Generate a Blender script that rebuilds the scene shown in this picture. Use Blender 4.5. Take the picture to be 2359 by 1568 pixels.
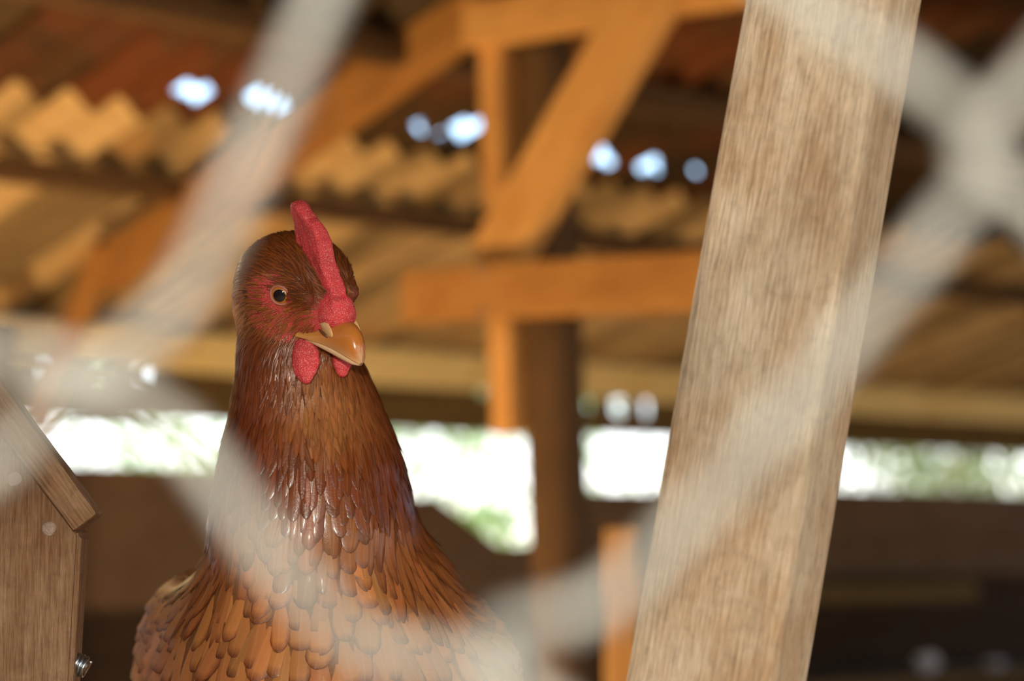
import bpy, bmesh, math, random
import numpy as np
from mathutils import Vector, Matrix

for o in list(bpy.data.objects):
    bpy.data.objects.remove(o)
SC = bpy.context.scene
COL = SC.collection
random.seed(7)
RNG = np.random.default_rng(7)

# ------------------------------------------------------------------ camera
FPX, CX, CY = 5400.0, 1179.5, 784.0          # focal length and centre in photo pixels
PITCH = math.atan(483.0 / FPX)
CAMZ = 1.30
HEN_D = 1.10
cam_d = bpy.data.cameras.new('camera')
cam = bpy.data.objects.new('camera', cam_d)
COL.objects.link(cam)
cam.location = (0, 0, CAMZ)
cam.rotation_euler = (math.pi / 2 + PITCH, 0, 0)
cam_d.sensor_width = 36.0
cam_d.lens = 36.0 * FPX / 2359.0
cam_d.clip_start = 0.02
cam_d.clip_end = 300
cam_d.dof.use_dof = True
cam_d.dof.focus_distance = 1.075
cam_d.dof.aperture_fstop = 6.1
SC.camera = cam

# ------------------------------------------------------------------ sky, sun, flash, exposure
world = bpy.data.worlds.new('sky')
SC.world = world
world.use_nodes = True
nt = world.node_tree
nt.nodes.clear()
n_out = nt.nodes.new('ShaderNodeOutputWorld')
n_bg = nt.nodes.new('ShaderNodeBackground')
n_tc = nt.nodes.new('ShaderNodeTexCoord')
n_sep = nt.nodes.new('ShaderNodeSeparateXYZ')
n_rmp = nt.nodes.new('ShaderNodeValToRGB')
n_rmp.color_ramp.elements[0].position = 0.0
n_rmp.color_ramp.elements[0].color = (1.0, 0.95, 0.84, 1)
n_rmp.color_ramp.elements[1].position = 0.55
n_rmp.color_ramp.elements[1].color = (0.22, 0.50, 1.0, 1)
e_mid = n_rmp.color_ramp.elements.new(0.14)
e_mid.color = (0.50, 0.74, 1.0, 1)
n_bg.inputs['Strength'].default_value = 3.4
nt.links.new(n_tc.outputs['Generated'], n_sep.inputs[0])
nt.links.new(n_sep.outputs['Z'], n_rmp.inputs[0])
nt.links.new(n_rmp.outputs[0], n_bg.inputs['Color'])
nt.links.new(n_bg.outputs[0], n_out.inputs[0])

E_DIR = Vector((0.729, 0.685, 0.0)).normalized()      # along the eave, to the right and away
R_DIR = Vector((-0.685, 0.729, 0.0)).normalized()     # down the roof slope, to the left and away

sun_d = bpy.data.lights.new('sun', 'SUN')
sun_d.energy = 15.0
sun_d.angle = 0.01
sun_d.color = (1.0, 0.93, 0.80)
sun = bpy.data.objects.new('sun', sun_d)
COL.objects.link(sun)
sd = (R_DIR * 0.62 + E_DIR * 0.12 + Vector((0, 0, -0.78))).normalized()
sun.rotation_euler = sd.to_track_quat('-Z', 'Y').to_euler()
sun.location = (-3, -5, 8)

fl_d = bpy.data.lights.new('camera_flash', 'POINT')
fl_d.energy = 50.0
fl_d.shadow_soft_size = 0.022
fl_d.color = (1.0, 0.91, 0.77)
flash = bpy.data.objects.new('camera_flash', fl_d)
COL.objects.link(flash)
flash.location = (-0.06, -0.20, CAMZ + 0.13)

SC.view_settings.view_transform = 'Standard'
SC.view_settings.look = 'None'
SC.view_settings.gamma = 1.0
SC.view_settings.use_curve_mapping = False
SC.view_settings.exposure = 0.1
SC.cycles.use_denoising = True

# ------------------------------------------------------------------ helpers
ct, st = math.cos(PITCH), math.sin(PITCH)
def ray(px, py):
    a = (px - CX) / FPX; b = (CY - py) / FPX
    return Vector((a, ct - b * st, st + b * ct))
CAM = Vector((0, 0, CAMZ))
def at(px, py, Y):                     # point seen at a pixel, Y metres in front of the camera
    d = ray(px, py)
    return CAM + d * (Y / d.y)
def at_p(px, py, p):                   # point seen at a pixel, on the vertical plane p metres along the slope direction
    d = ray(px, py)
    return CAM + d * (p / d.dot(R_DIR))
ROOF_Z0, ROOF_P0, ROOF_T = 1.81, 4.30, 0.26
def roof_z(p): return ROOF_Z0 + ROOF_T * (ROOF_P0 - p)
def at_roof(px, py):
    d = ray(px, py); r = d.dot(R_DIR)
    # CAMZ + d.z t = Z0 + T (P0 - r t)
    t = (ROOF_Z0 + ROOF_T * ROOF_P0 - CAMZ) / (d.z + ROOF_T * r)
    return CAM + d * t
def pe(p, e, z): return R_DIR * p + E_DIR * e + Vector((0, 0, z))

def tag(o, label=None, cat=None, group=None, kind=None):
    if label: o['label'] = label
    if cat: o['category'] = cat
    if group: o['group'] = group
    if kind: o['kind'] = kind
    return o
def empty(name, loc=(0, 0, 0)):
    o = bpy.data.objects.new(name, None)
    o.empty_display_size = 0.05
    COL.objects.link(o); o.location = loc
    return o
def link(name, me, mat=None, parent=None, mw=None):
    o = bpy.data.objects.new(name, me)
    COL.objects.link(o)
    if mat is not None and not me.materials: me.materials.append(mat)
    if mw is not None: o.matrix_world = mw
    if parent is not None:
        o.parent = parent
        o.matrix_parent_inverse = Matrix.Translation(-Vector(parent.location))
    return o
def mesh_np(name, V, F, smooth=True):
    me = bpy.data.meshes.new(name)
    me.from_pydata([tuple(v) for v in V], [], [tuple(f) for f in F])
    me.update()
    if smooth: me.polygons.foreach_set('use_smooth', [True] * len(me.polygons))
    return me
def box_mesh(name, lx, ly, lz, bev=0.004, seg=2, warp=0.0, seed=0, cuts=0):
    bm = bmesh.new()
    bmesh.ops.create_cube(bm, size=1.0)
    for v in bm.verts: v.co = Vector((v.co.x * lx, v.co.y * ly, v.co.z * lz))
    if bev > 0:
        bmesh.ops.bevel(bm, geom=list(bm.edges), offset=bev, segments=seg, affect='EDGES', profile=0.6)
    if cuts:
        long = [e for e in bm.edges if abs(e.verts[0].co.x - e.verts[1].co.x) > lx * 0.5]
        bmesh.ops.subdivide_edges(bm, edges=long, cuts=cuts, use_grid_fill=True)
    if warp:
        rr = random.Random(seed)
        ph = [rr.uniform(0, 6.28) for _ in range(6)]
        for v in bm.verts:
            x = v.co.x / lx
            v.co.y += warp * (math.sin(5 * x + ph[0]) + 0.5 * math.sin(13 * x + ph[1]) + 0.25 * math.sin(37 * x + ph[4]))
            v.co.z += warp * (math.sin(4 * x + ph[2]) + 0.5 * math.sin(11 * x + ph[3]) + 0.25 * math.sin(31 * x + ph[5]))
    me = bpy.data.meshes.new(name)
    bm.to_mesh(me); bm.free()
    return me
def frame_x(a, b, up=Vector((0, 0, 1)), roll=0.0):
    x = (b - a).normalized()
    z = (up - x * up.dot(x)).normalized()
    y = z.cross(x)
    m = Matrix(((x.x, y.x, z.x, 0), (x.y, y.y, z.y, 0), (x.z, y.z, z.z, 0), (0, 0, 0, 1)))
    return Matrix.Translation((a + b) / 2) @ m @ Matrix.Rotation(roll, 4, 'X')
def beam(name, a, b, ly, lz, mat, parent=None, up=Vector((0, 0, 1)), roll=0.0, bev=0.004, warp=0.0, seed=0, cuts=0):
    a = Vector(a); b = Vector(b)
    me = box_mesh(name, (b - a).length, ly, lz, bev, 2, warp, seed, cuts)
    return link(name, me, mat, parent, frame_x(a, b, up, roll))
def tube_mesh(name, pts, rad, n=10, caps=True):
    pts = [Vector(p) for p in pts]
    rads = rad if hasattr(rad, '__len__') else [rad] * len(pts)
    V, F = [], []
    T0 = (pts[1] - pts[0]).normalized()
    nrm = T0.orthogonal().normalized()
    for i, p in enumerate(pts):
        T = (pts[min(i + 1, len(pts) - 1)] - pts[max(i - 1, 0)]).normalized()
        nrm = (nrm - T * nrm.dot(T)).normalized()
        bn = T.cross(nrm)
        for k in range(n):
            a = 2 * math.pi * k / n
            V.append(p + (nrm * math.cos(a) + bn * math.sin(a)) * rads[i])
    for i in range(len(pts) - 1):
        for k in range(n):
            k2 = (k + 1) % n
            F.append((i * n + k, i * n + k2, (i + 1) * n + k2, (i + 1) * n + k))
    if caps:
        F.append(tuple(range(n - 1, -1, -1)))
        F.append(tuple((len(pts) - 1) * n + k for k in range(n)))
    return mesh_np(name, V, F)
def smooth_path(P, sub=8):
    P = [Vector(p) for p in P]
    out = []
    for i in range(len(P) - 1):
        p0, p1, p2, p3 = P[max(i - 1, 0)], P[i], P[i + 1], P[min(i + 2, len(P) - 1)]
        for k in range(sub):
            t = k / sub
            out.append(0.5 * ((2 * p1) + (p2 - p0) * t + (2 * p0 - 5 * p1 + 4 * p2 - p3) * t * t + (3 * p1 - p0 - 3 * p2 + p3) * t ** 3))
    out.append(P[-1])
    return out
def prism(name, outline, thick_dir, mat, parent=None, origin=None, bev=0.0):
    """outline: list of world points in one plane; extruded along thick_dir."""
    o0 = Vector(outline[0]) if origin is None else origin
    bm = bmesh.new()
    vs = [bm.verts.new(Vector(p) - o0) for p in outline]
    f = bm.faces.new(vs)
    r = bmesh.ops.extrude_face_region(bm, geom=[f])
    for v in r['geom']:
        if isinstance(v, bmesh.types.BMVert): v.co += Vector(thick_dir)
    bmesh.ops.recalc_face_normals(bm, faces=list(bm.faces))
    if bev:
        bmesh.ops.bevel(bm, geom=list(bm.edges), offset=bev, segments=2, affect='EDGES')
    me = bpy.data.meshes.new(name)
    bm.to_mesh(me); bm.free()
    return link(name, me, mat, parent, Matrix.Translation(o0))

# ------------------------------------------------------------------ materials
class NT:
    def __init__(s, name):
        s.m = bpy.data.materials.new(name); s.m.use_nodes = True
        s.t = s.m.node_tree; s.t.nodes.clear()
        s.out = s.t.nodes.new('ShaderNodeOutputMaterial')
        s.b = s.t.nodes.new('ShaderNodeBsdfPrincipled')
        s.t.links.new(s.b.outputs[0], s.out.inputs[0])
    def n(s, typ, **kw):
        x = s.t.nodes.new(typ)
        for k, v in kw.items():
            if k in x.inputs: x.inputs[k].default_value = v
            else: setattr(x, k, v)
        return x
    def l(s, a, b): s.t.links.new(a, b)
    def math(s, op, a, b=None, c=None, clamp=False):
        x = s.t.nodes.new('ShaderNodeMath'); x.operation = op; x.use_clamp = clamp
        for i, v in enumerate((a, b, c)):
            if v is None: continue
            if isinstance(v, (int, float)): x.inputs[i].default_value = v
            else: s.l(v, x.inputs[i])
        return x.outputs[0]
    def mix(s, f, a, b, mode='MIX'):
        x = s.t.nodes.new('ShaderNodeMix'); x.data_type = 'RGBA'; x.blend_type = mode
        for sock, v in ((x.inputs[0], f), (x.inputs[6], a), (x.inputs[7], b)):
            if isinstance(v, (int, float)): sock.default_value = v
            elif isinstance(v, tuple): sock.default_value = (*v[:3], 1)
            else: s.l(v, sock)
        return x.outputs[2]
    def ramp(s, f, stops):
        x = s.t.nodes.new('ShaderNodeValToRGB'); r = x.color_ramp
        while len(r.elements) > 1: r.elements.remove(r.elements[-1])
        r.elements[0].position = stops[0][0]; r.elements[0].color = (*stops[0][1], 1)
        for p, c in stops[1:]:
            e = r.elements.new(p); e.color = (*c, 1)
        s.l(f, x.inputs[0]); return x.outputs[0]
    def bump(s, h, strength=0.5, dist=0.002):
        x = s.t.nodes.new('ShaderNodeBump')
        x.inputs['Strength'].default_value = strength; x.inputs['Distance'].default_value = dist
        s.l(h, x.inputs['Height']); s.l(x.outputs[0], s.b.inputs['Normal'])
        return x
    def coords(s, scale=(1, 1, 1), out='Object', rnd=True):
        tc = s.t.nodes.new('ShaderNodeTexCoord'); mp = s.t.nodes.new('ShaderNodeMapping')
        mp.inputs['Scale'].default_value = scale
        s.l(tc.outputs[out], mp.inputs[0])
        if rnd:
            oi = s.t.nodes.new('ShaderNodeObjectInfo')
            cm = s.t.nodes.new('ShaderNodeCombineXYZ')
            for i, k in enumerate((37.0, 19.0, 53.0)):
                s.l(s.math('MULTIPLY', oi.outputs['Random'], k), cm.inputs[i])
            s.l(cm.outputs[0], mp.inputs['Location'])
        return mp.outputs[0]
    def noise(s, vec, scale, detail=4, rough=0.55, dist=0.0):
        x = s.t.nodes.new('ShaderNodeTexNoise')
        x.inputs['Scale'].default_value = scale; x.inputs['Detail'].default_value = detail
        x.inputs['Roughness'].default_value = rough; x.inputs['Distortion'].default_value = dist
        s.l(vec, x.inputs['Vector']); return x.outputs['Fac']

def wood(name, c1, c2, c3=None, rough=0.75, grain=14.0, scale=9.0, bump=0.4, bdist=0.0015):
    """timber with the grain along local X"""
    w = NT(name)
    v = w.coords((1.0, grain, grain))
    big = w.noise(w.coords((1.2, 3.0, 3.0)), 5.0, 3)
    g = w.noise(v, scale, 6, 0.6, 0.4)
    fine = w.noise(w.coords((2.0, grain * 3, grain * 3)), scale * 2.0, 3)
    col = w.ramp(g, [(0.28, c1), (0.66, c2)])
    if c3 is None: c3 = tuple(0.5 * x for x in c1)
    col = w.mix(w.ramp(big, [(0.48, (0, 0, 0)), (0.72, (1, 1, 1))]), col, c3)
    col = w.mix(0.35, col, w.ramp(fine, [(0.3, tuple(0.55 * x for x in c1)), (0.7, tuple(min(1, 1.2 * x) for x in c2))]))
    w.l(col, w.b.inputs['Base Color'])
    w.b.inputs['Roughness'].default_value = rough
    w.b.inputs['Specular IOR Level'].default_value = 0.25
    w.bump(w.math('ADD', g, w.math('MULTIPLY', fine, 0.6)), bump, bdist)
    return w.m

M = {}
M['pine'] = wood('warm_pine_timber', (0.46, 0.21, 0.055), (0.68, 0.36, 0.11), (0.40, 0.16, 0.035))
M['pale'] = wood('pale_purlin_timber', (0.82, 0.55, 0.20), (0.95, 0.72, 0.32), (0.72, 0.44, 0.13))
M['orange'] = wood('orange_stained_timber', (0.31, 0.135, 0.030), (0.42, 0.195, 0.05), (0.25, 0.095, 0.02))
M['dark'] = wood('dark_old_timber', (0.07, 0.035, 0.012), (0.12, 0.06, 0.022), (0.05, 0.022, 0.008))
M['wall'] = wood('brown_wall_board', (0.115, 0.064, 0.033), (0.17, 0.10, 0.054), (0.09, 0.046, 0.021))
M['deep'] = wood('dark_lower_board', (0.03, 0.015, 0.006), (0.055, 0.028, 0.011), (0.018, 0.009, 0.004))  # near black: the shade under the wall boards is put into the colour
M['header'] = wood('olive_brown_header_board', (0.11, 0.067, 0.018), (0.17, 0.105, 0.035), (0.085, 0.046, 0.011))

def weathered(name, c1, c2, c3, stain, grain=10, scale=8, bump=0.7):
    w = NT(name)
    g = w.noise(w.coords((1.0, grain, grain)), scale, 7, 0.65, 0.3)
    blotch = w.noise(w.coords((1.0, 1.6, 1.6)), 16.0, 5, 0.6)
    cross = w.noise(w.coords((9.0, 2.0, 2.0)), 20.0, 4, 0.6)
    speck = w.noise(w.coords((1, 1, 1)), 170.0, 3, 0.6)
    fib = w.noise(w.coords((1.0, 12.0, 12.0)), 60.0, 3, 0.6)
    col = w.ramp(g, [(0.25, c1), (0.5, c2), (0.75, c3)])
    col = w.mix(w.ramp(blotch, [(0.42, (0, 0, 0)), (0.64, (1, 1, 1))]), col, stain)
    col = w.mix(w.math('MULTIPLY', w.ramp(cross, [(0.5, (0, 0, 0)), (0.7, (1, 1, 1))]), 0.12), col, c3)
    col = w.mix(w.math('MULTIPLY', w.ramp(speck, [(0.50, (0, 0, 0)), (0.68, (1, 1, 1))]), 0.30), col, tuple(0.5 * x for x in c1))
    col = w.mix(0.25, col, w.ramp(fib, [(0.35, tuple(0.4 * x for x in c1)), (0.65, c3)]))
    w.l(col, w.b.inputs['Base Color'])
    w.b.inputs['Roughness'].default_value = 0.85
    w.b.inputs['Specular IOR Level'].default_value = 0.15
    w.bump(w.math('ADD', w.math('ADD', g, blotch), w.math('MULTIPLY', fib, 0.7)), bump, 0.003)
    return w.m
M['plank'] = weathered('weathered_tan_plank', (0.40, 0.295, 0.19), (0.62, 0.50, 0.355), (0.74, 0.63, 0.48), (0.43, 0.275, 0.15), 6, 8)
M['board'] = weathered('brown_grey_sawn_board', (0.12, 0.062, 0.032), (0.235, 0.135, 0.072), (0.36, 0.24, 0.15), (0.17, 0.08, 0.035), 16, 9)

def metal(name, col, rough=0.4, metallic=1.0, bumpy=0.0):
    w = NT(name)
    n = w.noise(w.coords((1, 1, 1)), 300.0, 4)
    w.l(w.mix(n, tuple(0.6 * c for c in col), col), w.b.inputs['Base Color'])
    w.b.inputs['Roughness'].default_value = rough
    w.b.inputs['Metallic'].default_value = metallic
    if bumpy: w.bump(n, bumpy, 0.001)
    return w.m
M['zinc'] = metal('galvanised_wire', (0.22, 0.22, 0.20), 0.6, 0.35)
M['screw'] = metal('zinc_screw', (0.55, 0.62, 0.68), 0.3, 1.0)
M['nail'] = metal('pale_rusty_nail_head', (0.34, 0.25, 0.20), 0.75, 0.2, 1.0)

def sheet_mat(name, c1, c2, rust, rmin, rmax):
    w = NT(name)
    a = w.noise(w.coords((1, 1, 1)), 2.2, 5, 0.6)
    b = w.noise(w.coords((1, 6, 1)), 3.0, 5, 0.6)
    col = w.ramp(b, [(0.3, c1), (0.7, c2)])
    # dark streaks down the slope, painting rib shading into the colour
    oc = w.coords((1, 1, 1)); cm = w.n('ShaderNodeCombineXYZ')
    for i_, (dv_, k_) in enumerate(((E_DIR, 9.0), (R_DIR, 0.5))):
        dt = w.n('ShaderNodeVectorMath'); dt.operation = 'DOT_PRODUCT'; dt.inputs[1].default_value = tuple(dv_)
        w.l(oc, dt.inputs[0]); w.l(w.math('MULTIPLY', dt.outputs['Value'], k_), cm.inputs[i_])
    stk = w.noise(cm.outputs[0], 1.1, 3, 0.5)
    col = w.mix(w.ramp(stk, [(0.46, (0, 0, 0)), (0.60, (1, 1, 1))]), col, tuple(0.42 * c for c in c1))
    col = w.mix(w.ramp(a, [(rmin, (0, 0, 0)), (rmax, (1, 1, 1))]), col, rust)
    w.l(col, w.b.inputs['Base Color'])
    w.b.inputs['Roughness'].default_value = 0.7
    w.b.inputs['Specular IOR Level'].default_value = 0.3
    w.bump(a, 0.2, 0.003)
    return w.m
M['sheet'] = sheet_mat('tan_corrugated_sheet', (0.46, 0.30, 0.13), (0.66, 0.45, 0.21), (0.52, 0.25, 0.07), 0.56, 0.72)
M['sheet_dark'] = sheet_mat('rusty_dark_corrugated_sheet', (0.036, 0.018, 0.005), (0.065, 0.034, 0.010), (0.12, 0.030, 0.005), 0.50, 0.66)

def plain(name, c1, c2, scale=8.0, rough=0.9, bump=0.3):
    w = NT(name)
    n = w.noise(w.coords((1, 1, 1), rnd=False), scale, 6, 0.6)
    w.l(w.ramp(n, [(0.3, c1), (0.7, c2)]), w.b.inputs['Base Color'])
    w.b.inputs['Roughness'].default_value = rough
    w.bump(n, bump, 0.01)
    return w.m
M['soil'] = plain('dry_earth', (0.42, 0.27, 0.13), (0.58, 0.40, 0.22))
M['stone'] = plain('pale_blue_grey_stone', (0.42, 0.42, 0.46), (0.62, 0.62, 0.66), 30)

def leaf_mat(name, c1, c2):
    w = NT(name)
    at_ = w.n('ShaderNodeAttribute', attribute_name='tint')
    w.l(w.mix(at_.outputs['Fac'], c1, c2), w.b.inputs['Base Color'])
    w.b.inputs['Roughness'].default_value = 0.5
    tr = w.n('ShaderNodeBsdfTranslucent'); mx = w.n('ShaderNodeMixShader')
    w.l(w.mix(at_.outputs['Fac'], tuple(1.3 * c for c in c1), tuple(1.3 * c for c in c2)), tr.inputs[0])
    mx.inputs[0].default_value = 0.45
    w.l(w.b.outputs[0], mx.inputs[1]); w.l(tr.outputs[0], mx.inputs[2]); w.l(mx.outputs[0], w.out.inputs[0])
    return w.m
M['leaf'] = leaf_mat('bright_green_leaf', (0.08, 0.16, 0.018), (0.19, 0.28, 0.05))
M['leaf_dark'] = leaf_mat('deep_green_leaf', (0.045, 0.07, 0.015), (0.16, 0.18, 0.055))

# ------------------------------------------------------------------ the setting: ground, floor, walls, roof
g = mesh_np('ground', [(-60, -40, 0), (60, -40, 0), (60, 70, 0), (-60, 70, 0)], [(0, 1, 2, 3)], False)
tag(link('floor', g, M['soil']), kind='structure')

E_MIN, E_MAX = -2.2, 7.7
wall = tag(empty('wall_back', pe(4.5, 0, 0)), kind='structure')
TH = R_DIR * 0.022
def wpoly(name, pts, mat, parent=wall, p=4.5, th=TH):
    return prism(name, [at_p(x, y, p) for x, y in pts], th, mat, parent)
def e_of(v): return Vector(v).dot(E_DIR)
def zw(x, y, p=4.5): return at_p(x, y, p).z

def wall_board(e0, e1, z0, z1, mat, p=4.5, name='board', cut=None):
    pts = [pe(p, e0, z0), pe(p, e1, z0), pe(p, e1, z1), pe(p, e0, z1)]
    if cut: pts = [pe(p, e, z) for e, z in cut]
    return prism(name, pts, R_DIR * 0.022, mat, wall)
z_top_l = zw(300, 1076); z_mid_l = zw(960, 1142); z_bot_l = zw(300, 1392)
e_hen = e_of(at_p(720, 1100, 4.5)); e_post = e_of(at_p(1275, 1100, 4.5))
# top board left of the hen, ending behind it
wall_board(E_MIN, e_hen, z_mid_l - 0.012, z_top_l, M['wall'], p=4.478)
# second board with its right end broken off on a slant
c1 = at_p(1005, 1142, 4.5); c2 = at_p(1165, 1262, 4.5); z_low = z_bot_l
zl2 = (z_mid_l + z_bot_l) / 2 - 0.006
c2 = pe(4.5, e_of(c2), zl2)
wall_board(0, 0, 0, 0, M['wall'], cut=[(E_MIN, zl2), (e_of(c2), zl2), (e_of(c1), z_mid_l), (E_MIN, z_mid_l)])
wall_board(E_MIN, e_post + 0.01, z_bot_l - 0.01, zl2 + 0.012, M['wall'], p=4.523)
# right of the post
z_top_r = zw(1430, 1132); z_r1 = zw(2100, 1132); z_r2 = zw(2100, 1318)
hh = (z_r1 - z_r2) / 2
wall_board(e_post, e_of(at_p(1760, 1100, 4.5)), z_r1 - hh - 0.012, z_top_r, M['wall'], p=4.478)
wall_board(e_of(at_p(1760, 1100, 4.5)) + 0.001, E_MAX, z_r1 - hh - 0.012, z_r1, M['wall'], p=4.478)
wall_board(e_post + 0.004, E_MAX, z_r2 - 0.01, z_r1 - hh + 0.004, M['wall'], p=4.502)
# low boards to the ground, coloured dark in place of a shaded recess
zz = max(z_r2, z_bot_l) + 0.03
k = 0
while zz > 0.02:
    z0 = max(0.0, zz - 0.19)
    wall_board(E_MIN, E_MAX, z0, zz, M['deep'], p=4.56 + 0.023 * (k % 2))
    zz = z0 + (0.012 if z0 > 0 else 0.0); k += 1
# ledge along the wall, right of the post
la = at_p(1500, 1375, 4.40); lb = at_p(2230, 1355, 4.40)
beam('ledge', pe(4.42, e_of(la), la.z), pe(4.42, e_of(lb), la.z), 0.12, 0.055, M['header'], wall)
# header above the slot, its top edge notched
hz0 = zw(1430, 1000); hz0l = zw(300, 958)
def header(e0, e1, zb, zt, notches):
    pts = [pe(4.52, e0, zb), pe(4.52, e1, zb), pe(4.52, e1, zt)]
    for (e, w_, d) in sorted(notches, reverse=True):
        if e0 < e < e1:
            pts += [pe(4.52, e + w_, zt), pe(4.52, e + w_ * 0.8, zt - d), pe(4.52, e - w_ * 0.7, zt - d * 0.9), pe(4.52, e - w_, zt)]
    pts.append(pe(4.52, e0, zt))
    return prism('header_board', pts, R_DIR * 0.025, M['header'], wall)
nt_px = [(108, 853, 26), (235, 858, 36), (333, 858, 40), (1118, 893, 34), (1362, 935, 26), (1430, 940, 42), (1495, 945, 26)]
notch = []
for x, y, wpx in nt_px:
    v = at_p(x, y + 20, 4.52)
    notch.append((e_of(v), wpx * v.y / FPX * 0.75, v.z))
HT_L, HT_R = 1.736, 1.738
e_sp = e_of(at_p(1225, 900, 4.52))
header(E_MIN, e_sp, hz0l, HT_L, [(e, w_, HT_L - z) for e, w_, z in notch])
header(e_sp + 0.004, E_MAX, hz0, HT_R, [(e, w_, HT_R - z) for e, w_, z in notch])

# side walls of the shed, far out of view
for side, e in (('left', E_MIN), ('right', E_MAX)):
    sw = tag(empty('wall_' + side, pe(1.5, e, 0)), kind='structure')
    for i in range(22):
        z0 = 0.0 + i * 0.185; z1 = z0 + 0.187
        pb0 = min(4.45, (ROOF_Z0 - 0.03 - z1) / ROOF_T + ROOF_P0)
        if pb0 < -4.5: break
        prism('board', [pe(pb0, e, z0), pe(-5.0, e, z0), pe(-5.0, e, z1), pe(pb0, e, z1)], E_DIR * 0.022, M['wall'], sw)

fw_ = tag(empty('wall_front', pe(-5.0, 2.0, 2.2)), kind='structure')  # unseen boards added behind the camera to keep out the front sky
for i in range(11):
    z0 = 2.2 + i * 0.185
    prism('board', [pe(-5.03, E_MIN, z0), pe(-5.03, E_MAX, z0), pe(-5.03, E_MAX, z0 + 0.187), pe(-5.03, E_MIN, z0 + 0.187)], R_DIR * -0.022, M['wall'], fw_)
roof = tag(empty('roof', pe(2, 0, 2.4)), kind='structure')
holes = []
for x, y, rx, ry in [(432, 205, 24, 10), (455, 212, 24, 12), (600, 228, 22, 14), (632, 236, 22, 14), (752, 253, 12, 11), (962, 288, 9, 8),
                     (1012, 308, 9, 6), (1068, 298, 26, 16), (1092, 292, 20, 12), (1380, 357, 18, 14), (1396, 364, 14, 9), (1496, 379, 22, 10), (1603, 397, 7, 6)]:
    holes.append((x, y, rx, ry))
def roof_px(P):                      # photo pixel of points (N,3)
    d = P - np.array(CAM)
    f = d[:, 1] * ct + d[:, 2] * st; u = -d[:, 1] * st + d[:, 2] * ct
    return CX + FPX * d[:, 0] / f, CY - FPX * u / f
PITCH_R, AMP = 0.10, 0.018
def roof_sheet(e0, e1, p0, p1, mat, dz=0.0, dp=0.03, with_holes=False):
    ne = int(round((e1 - e0) / 0.0125)); npp = max(2, int(round((p1 - p0) / dp)))
    es = np.linspace(e0, e1, ne + 1); ps = np.linspace(p0, p1, npp + 1)
    EE, PP = np.meshgrid(es, ps, indexing='ij')
    ZZ = ROOF_Z0 + ROOF_T * (ROOF_P0 - PP) + dz + AMP * np.sin(2 * np.pi * EE / PITCH_R) + 0.006 * np.sin(PP * 2.1 + e0 * 3)
    V = np.stack([R_DIR.x * PP + E_DIR.x * EE, R_DIR.y * PP + E_DIR.y * EE, ZZ], -1).reshape(-1, 3)
    i, j = np.meshgrid(np.arange(ne), np.arange(npp), indexing='ij')
    a = (i * (npp + 1) + j).ravel()
    F = np.stack([a, a + npp + 1, a + npp + 2, a + 1], -1)
    if with_holes:
        c = V[F].mean(1)
        x, y = roof_px(c)
        keep = np.ones(len(F), bool)
        for hx, hy, rx, ry in holes:
            keep &= (((x - hx) / (rx * 1.15)) ** 2 + ((y - hy) / (ry * 1.3)) ** 2) > 1.0
        F = F[keep]
    o0 = Vector(V[0])
    me = mesh_np('roof_sheet', V - V[0], F)
    return link('roof_sheet', me, mat, roof, Matrix.Translation(o0))
hp = at_roof(1000, 300).dot(R_DIR)
SW = 1.4
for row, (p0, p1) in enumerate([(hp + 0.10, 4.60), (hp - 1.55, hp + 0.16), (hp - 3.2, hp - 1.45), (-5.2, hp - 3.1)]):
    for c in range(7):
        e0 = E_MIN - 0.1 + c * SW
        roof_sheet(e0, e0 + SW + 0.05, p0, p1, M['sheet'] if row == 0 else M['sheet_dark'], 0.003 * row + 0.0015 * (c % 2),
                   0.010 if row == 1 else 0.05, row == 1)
def purlin(p, w_, h, mat, drop=0.0, warp=0.0, seed=0):
    z = roof_z(p) - AMP - h / 2 - 0.004 - drop
    return beam('purlin', pe(p, E_MIN, z), pe(p, E_MAX, z), w_, h, mat, roof, bev=min(w_, h) * 0.25, warp=warp, seed=seed, cuts=40)
purlin(4.30, 0.06, 0.088, M['pale'], 0.0, 0.004, 1)
purlin(3.55, 0.05, 0.045, M['dark'], 0.0, 0.004, 2)
purlin(2.92, 0.06, 0.05, M['dark'], 0.0, 0.003, 3)
purlin(1.6, 0.06, 0.07, M['dark'])
purlin(0.0, 0.06, 0.07, M['dark'])
purlin(-1.9, 0.06, 0.07, M['dark'])
purlin(-3.6, 0.06, 0.07, M['dark'])
purlin(-5.0, 0.06, 0.07, M['dark'])

# ------------------------------------------------------------------ roof truss with its post
TY = 3.60
T0 = at(1262, 800, TY)
def at_t(px, py, off=0.0):             # on the truss plane (contains R_DIR and Z); off shifts it towards the camera
    d = ray(px, py); n = E_DIR
    t = ((T0 + Vector((0, -off, 0))) - CAM).dot(n) / d.dot(n)
    return CAM + d * t
truss = tag(empty('roof_truss', (T0.x, T0.y, 0)), 'timber roof truss with dark round post, diagonal strut and tie beams', 'truss')
def ppost(name, top, bot, r0, r1, mat, parent):
    n = 14
    pts = [top.lerp(bot, i / n) + Vector((random.uniform(-1, 1), random.uniform(-1, 1), 0)) * 0.002 for i in range(n + 1)]
    L = (bot - top).length
    mw = frame_x(top, bot)
    inv = mw.inverted()
    me = tube_mesh(name, [inv @ p for p in pts], [r0 + (r1 - r0) * i / n for i in range(n + 1)], 16)
    return link(name, me, mat, parent, mw)
pt_top = at_t(1252, 60); pb = at_t(1296, 1380)
dirn = (pb - pt_top).normalized()
p_floor = pt_top + dirn * (pt_top.z / -dirn.z)
p_up = pt_top - dirn * 0.10
ppost('post', p_up, p_floor, 0.042, 0.052, M['dark'], truss)
EN = E_DIR
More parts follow.
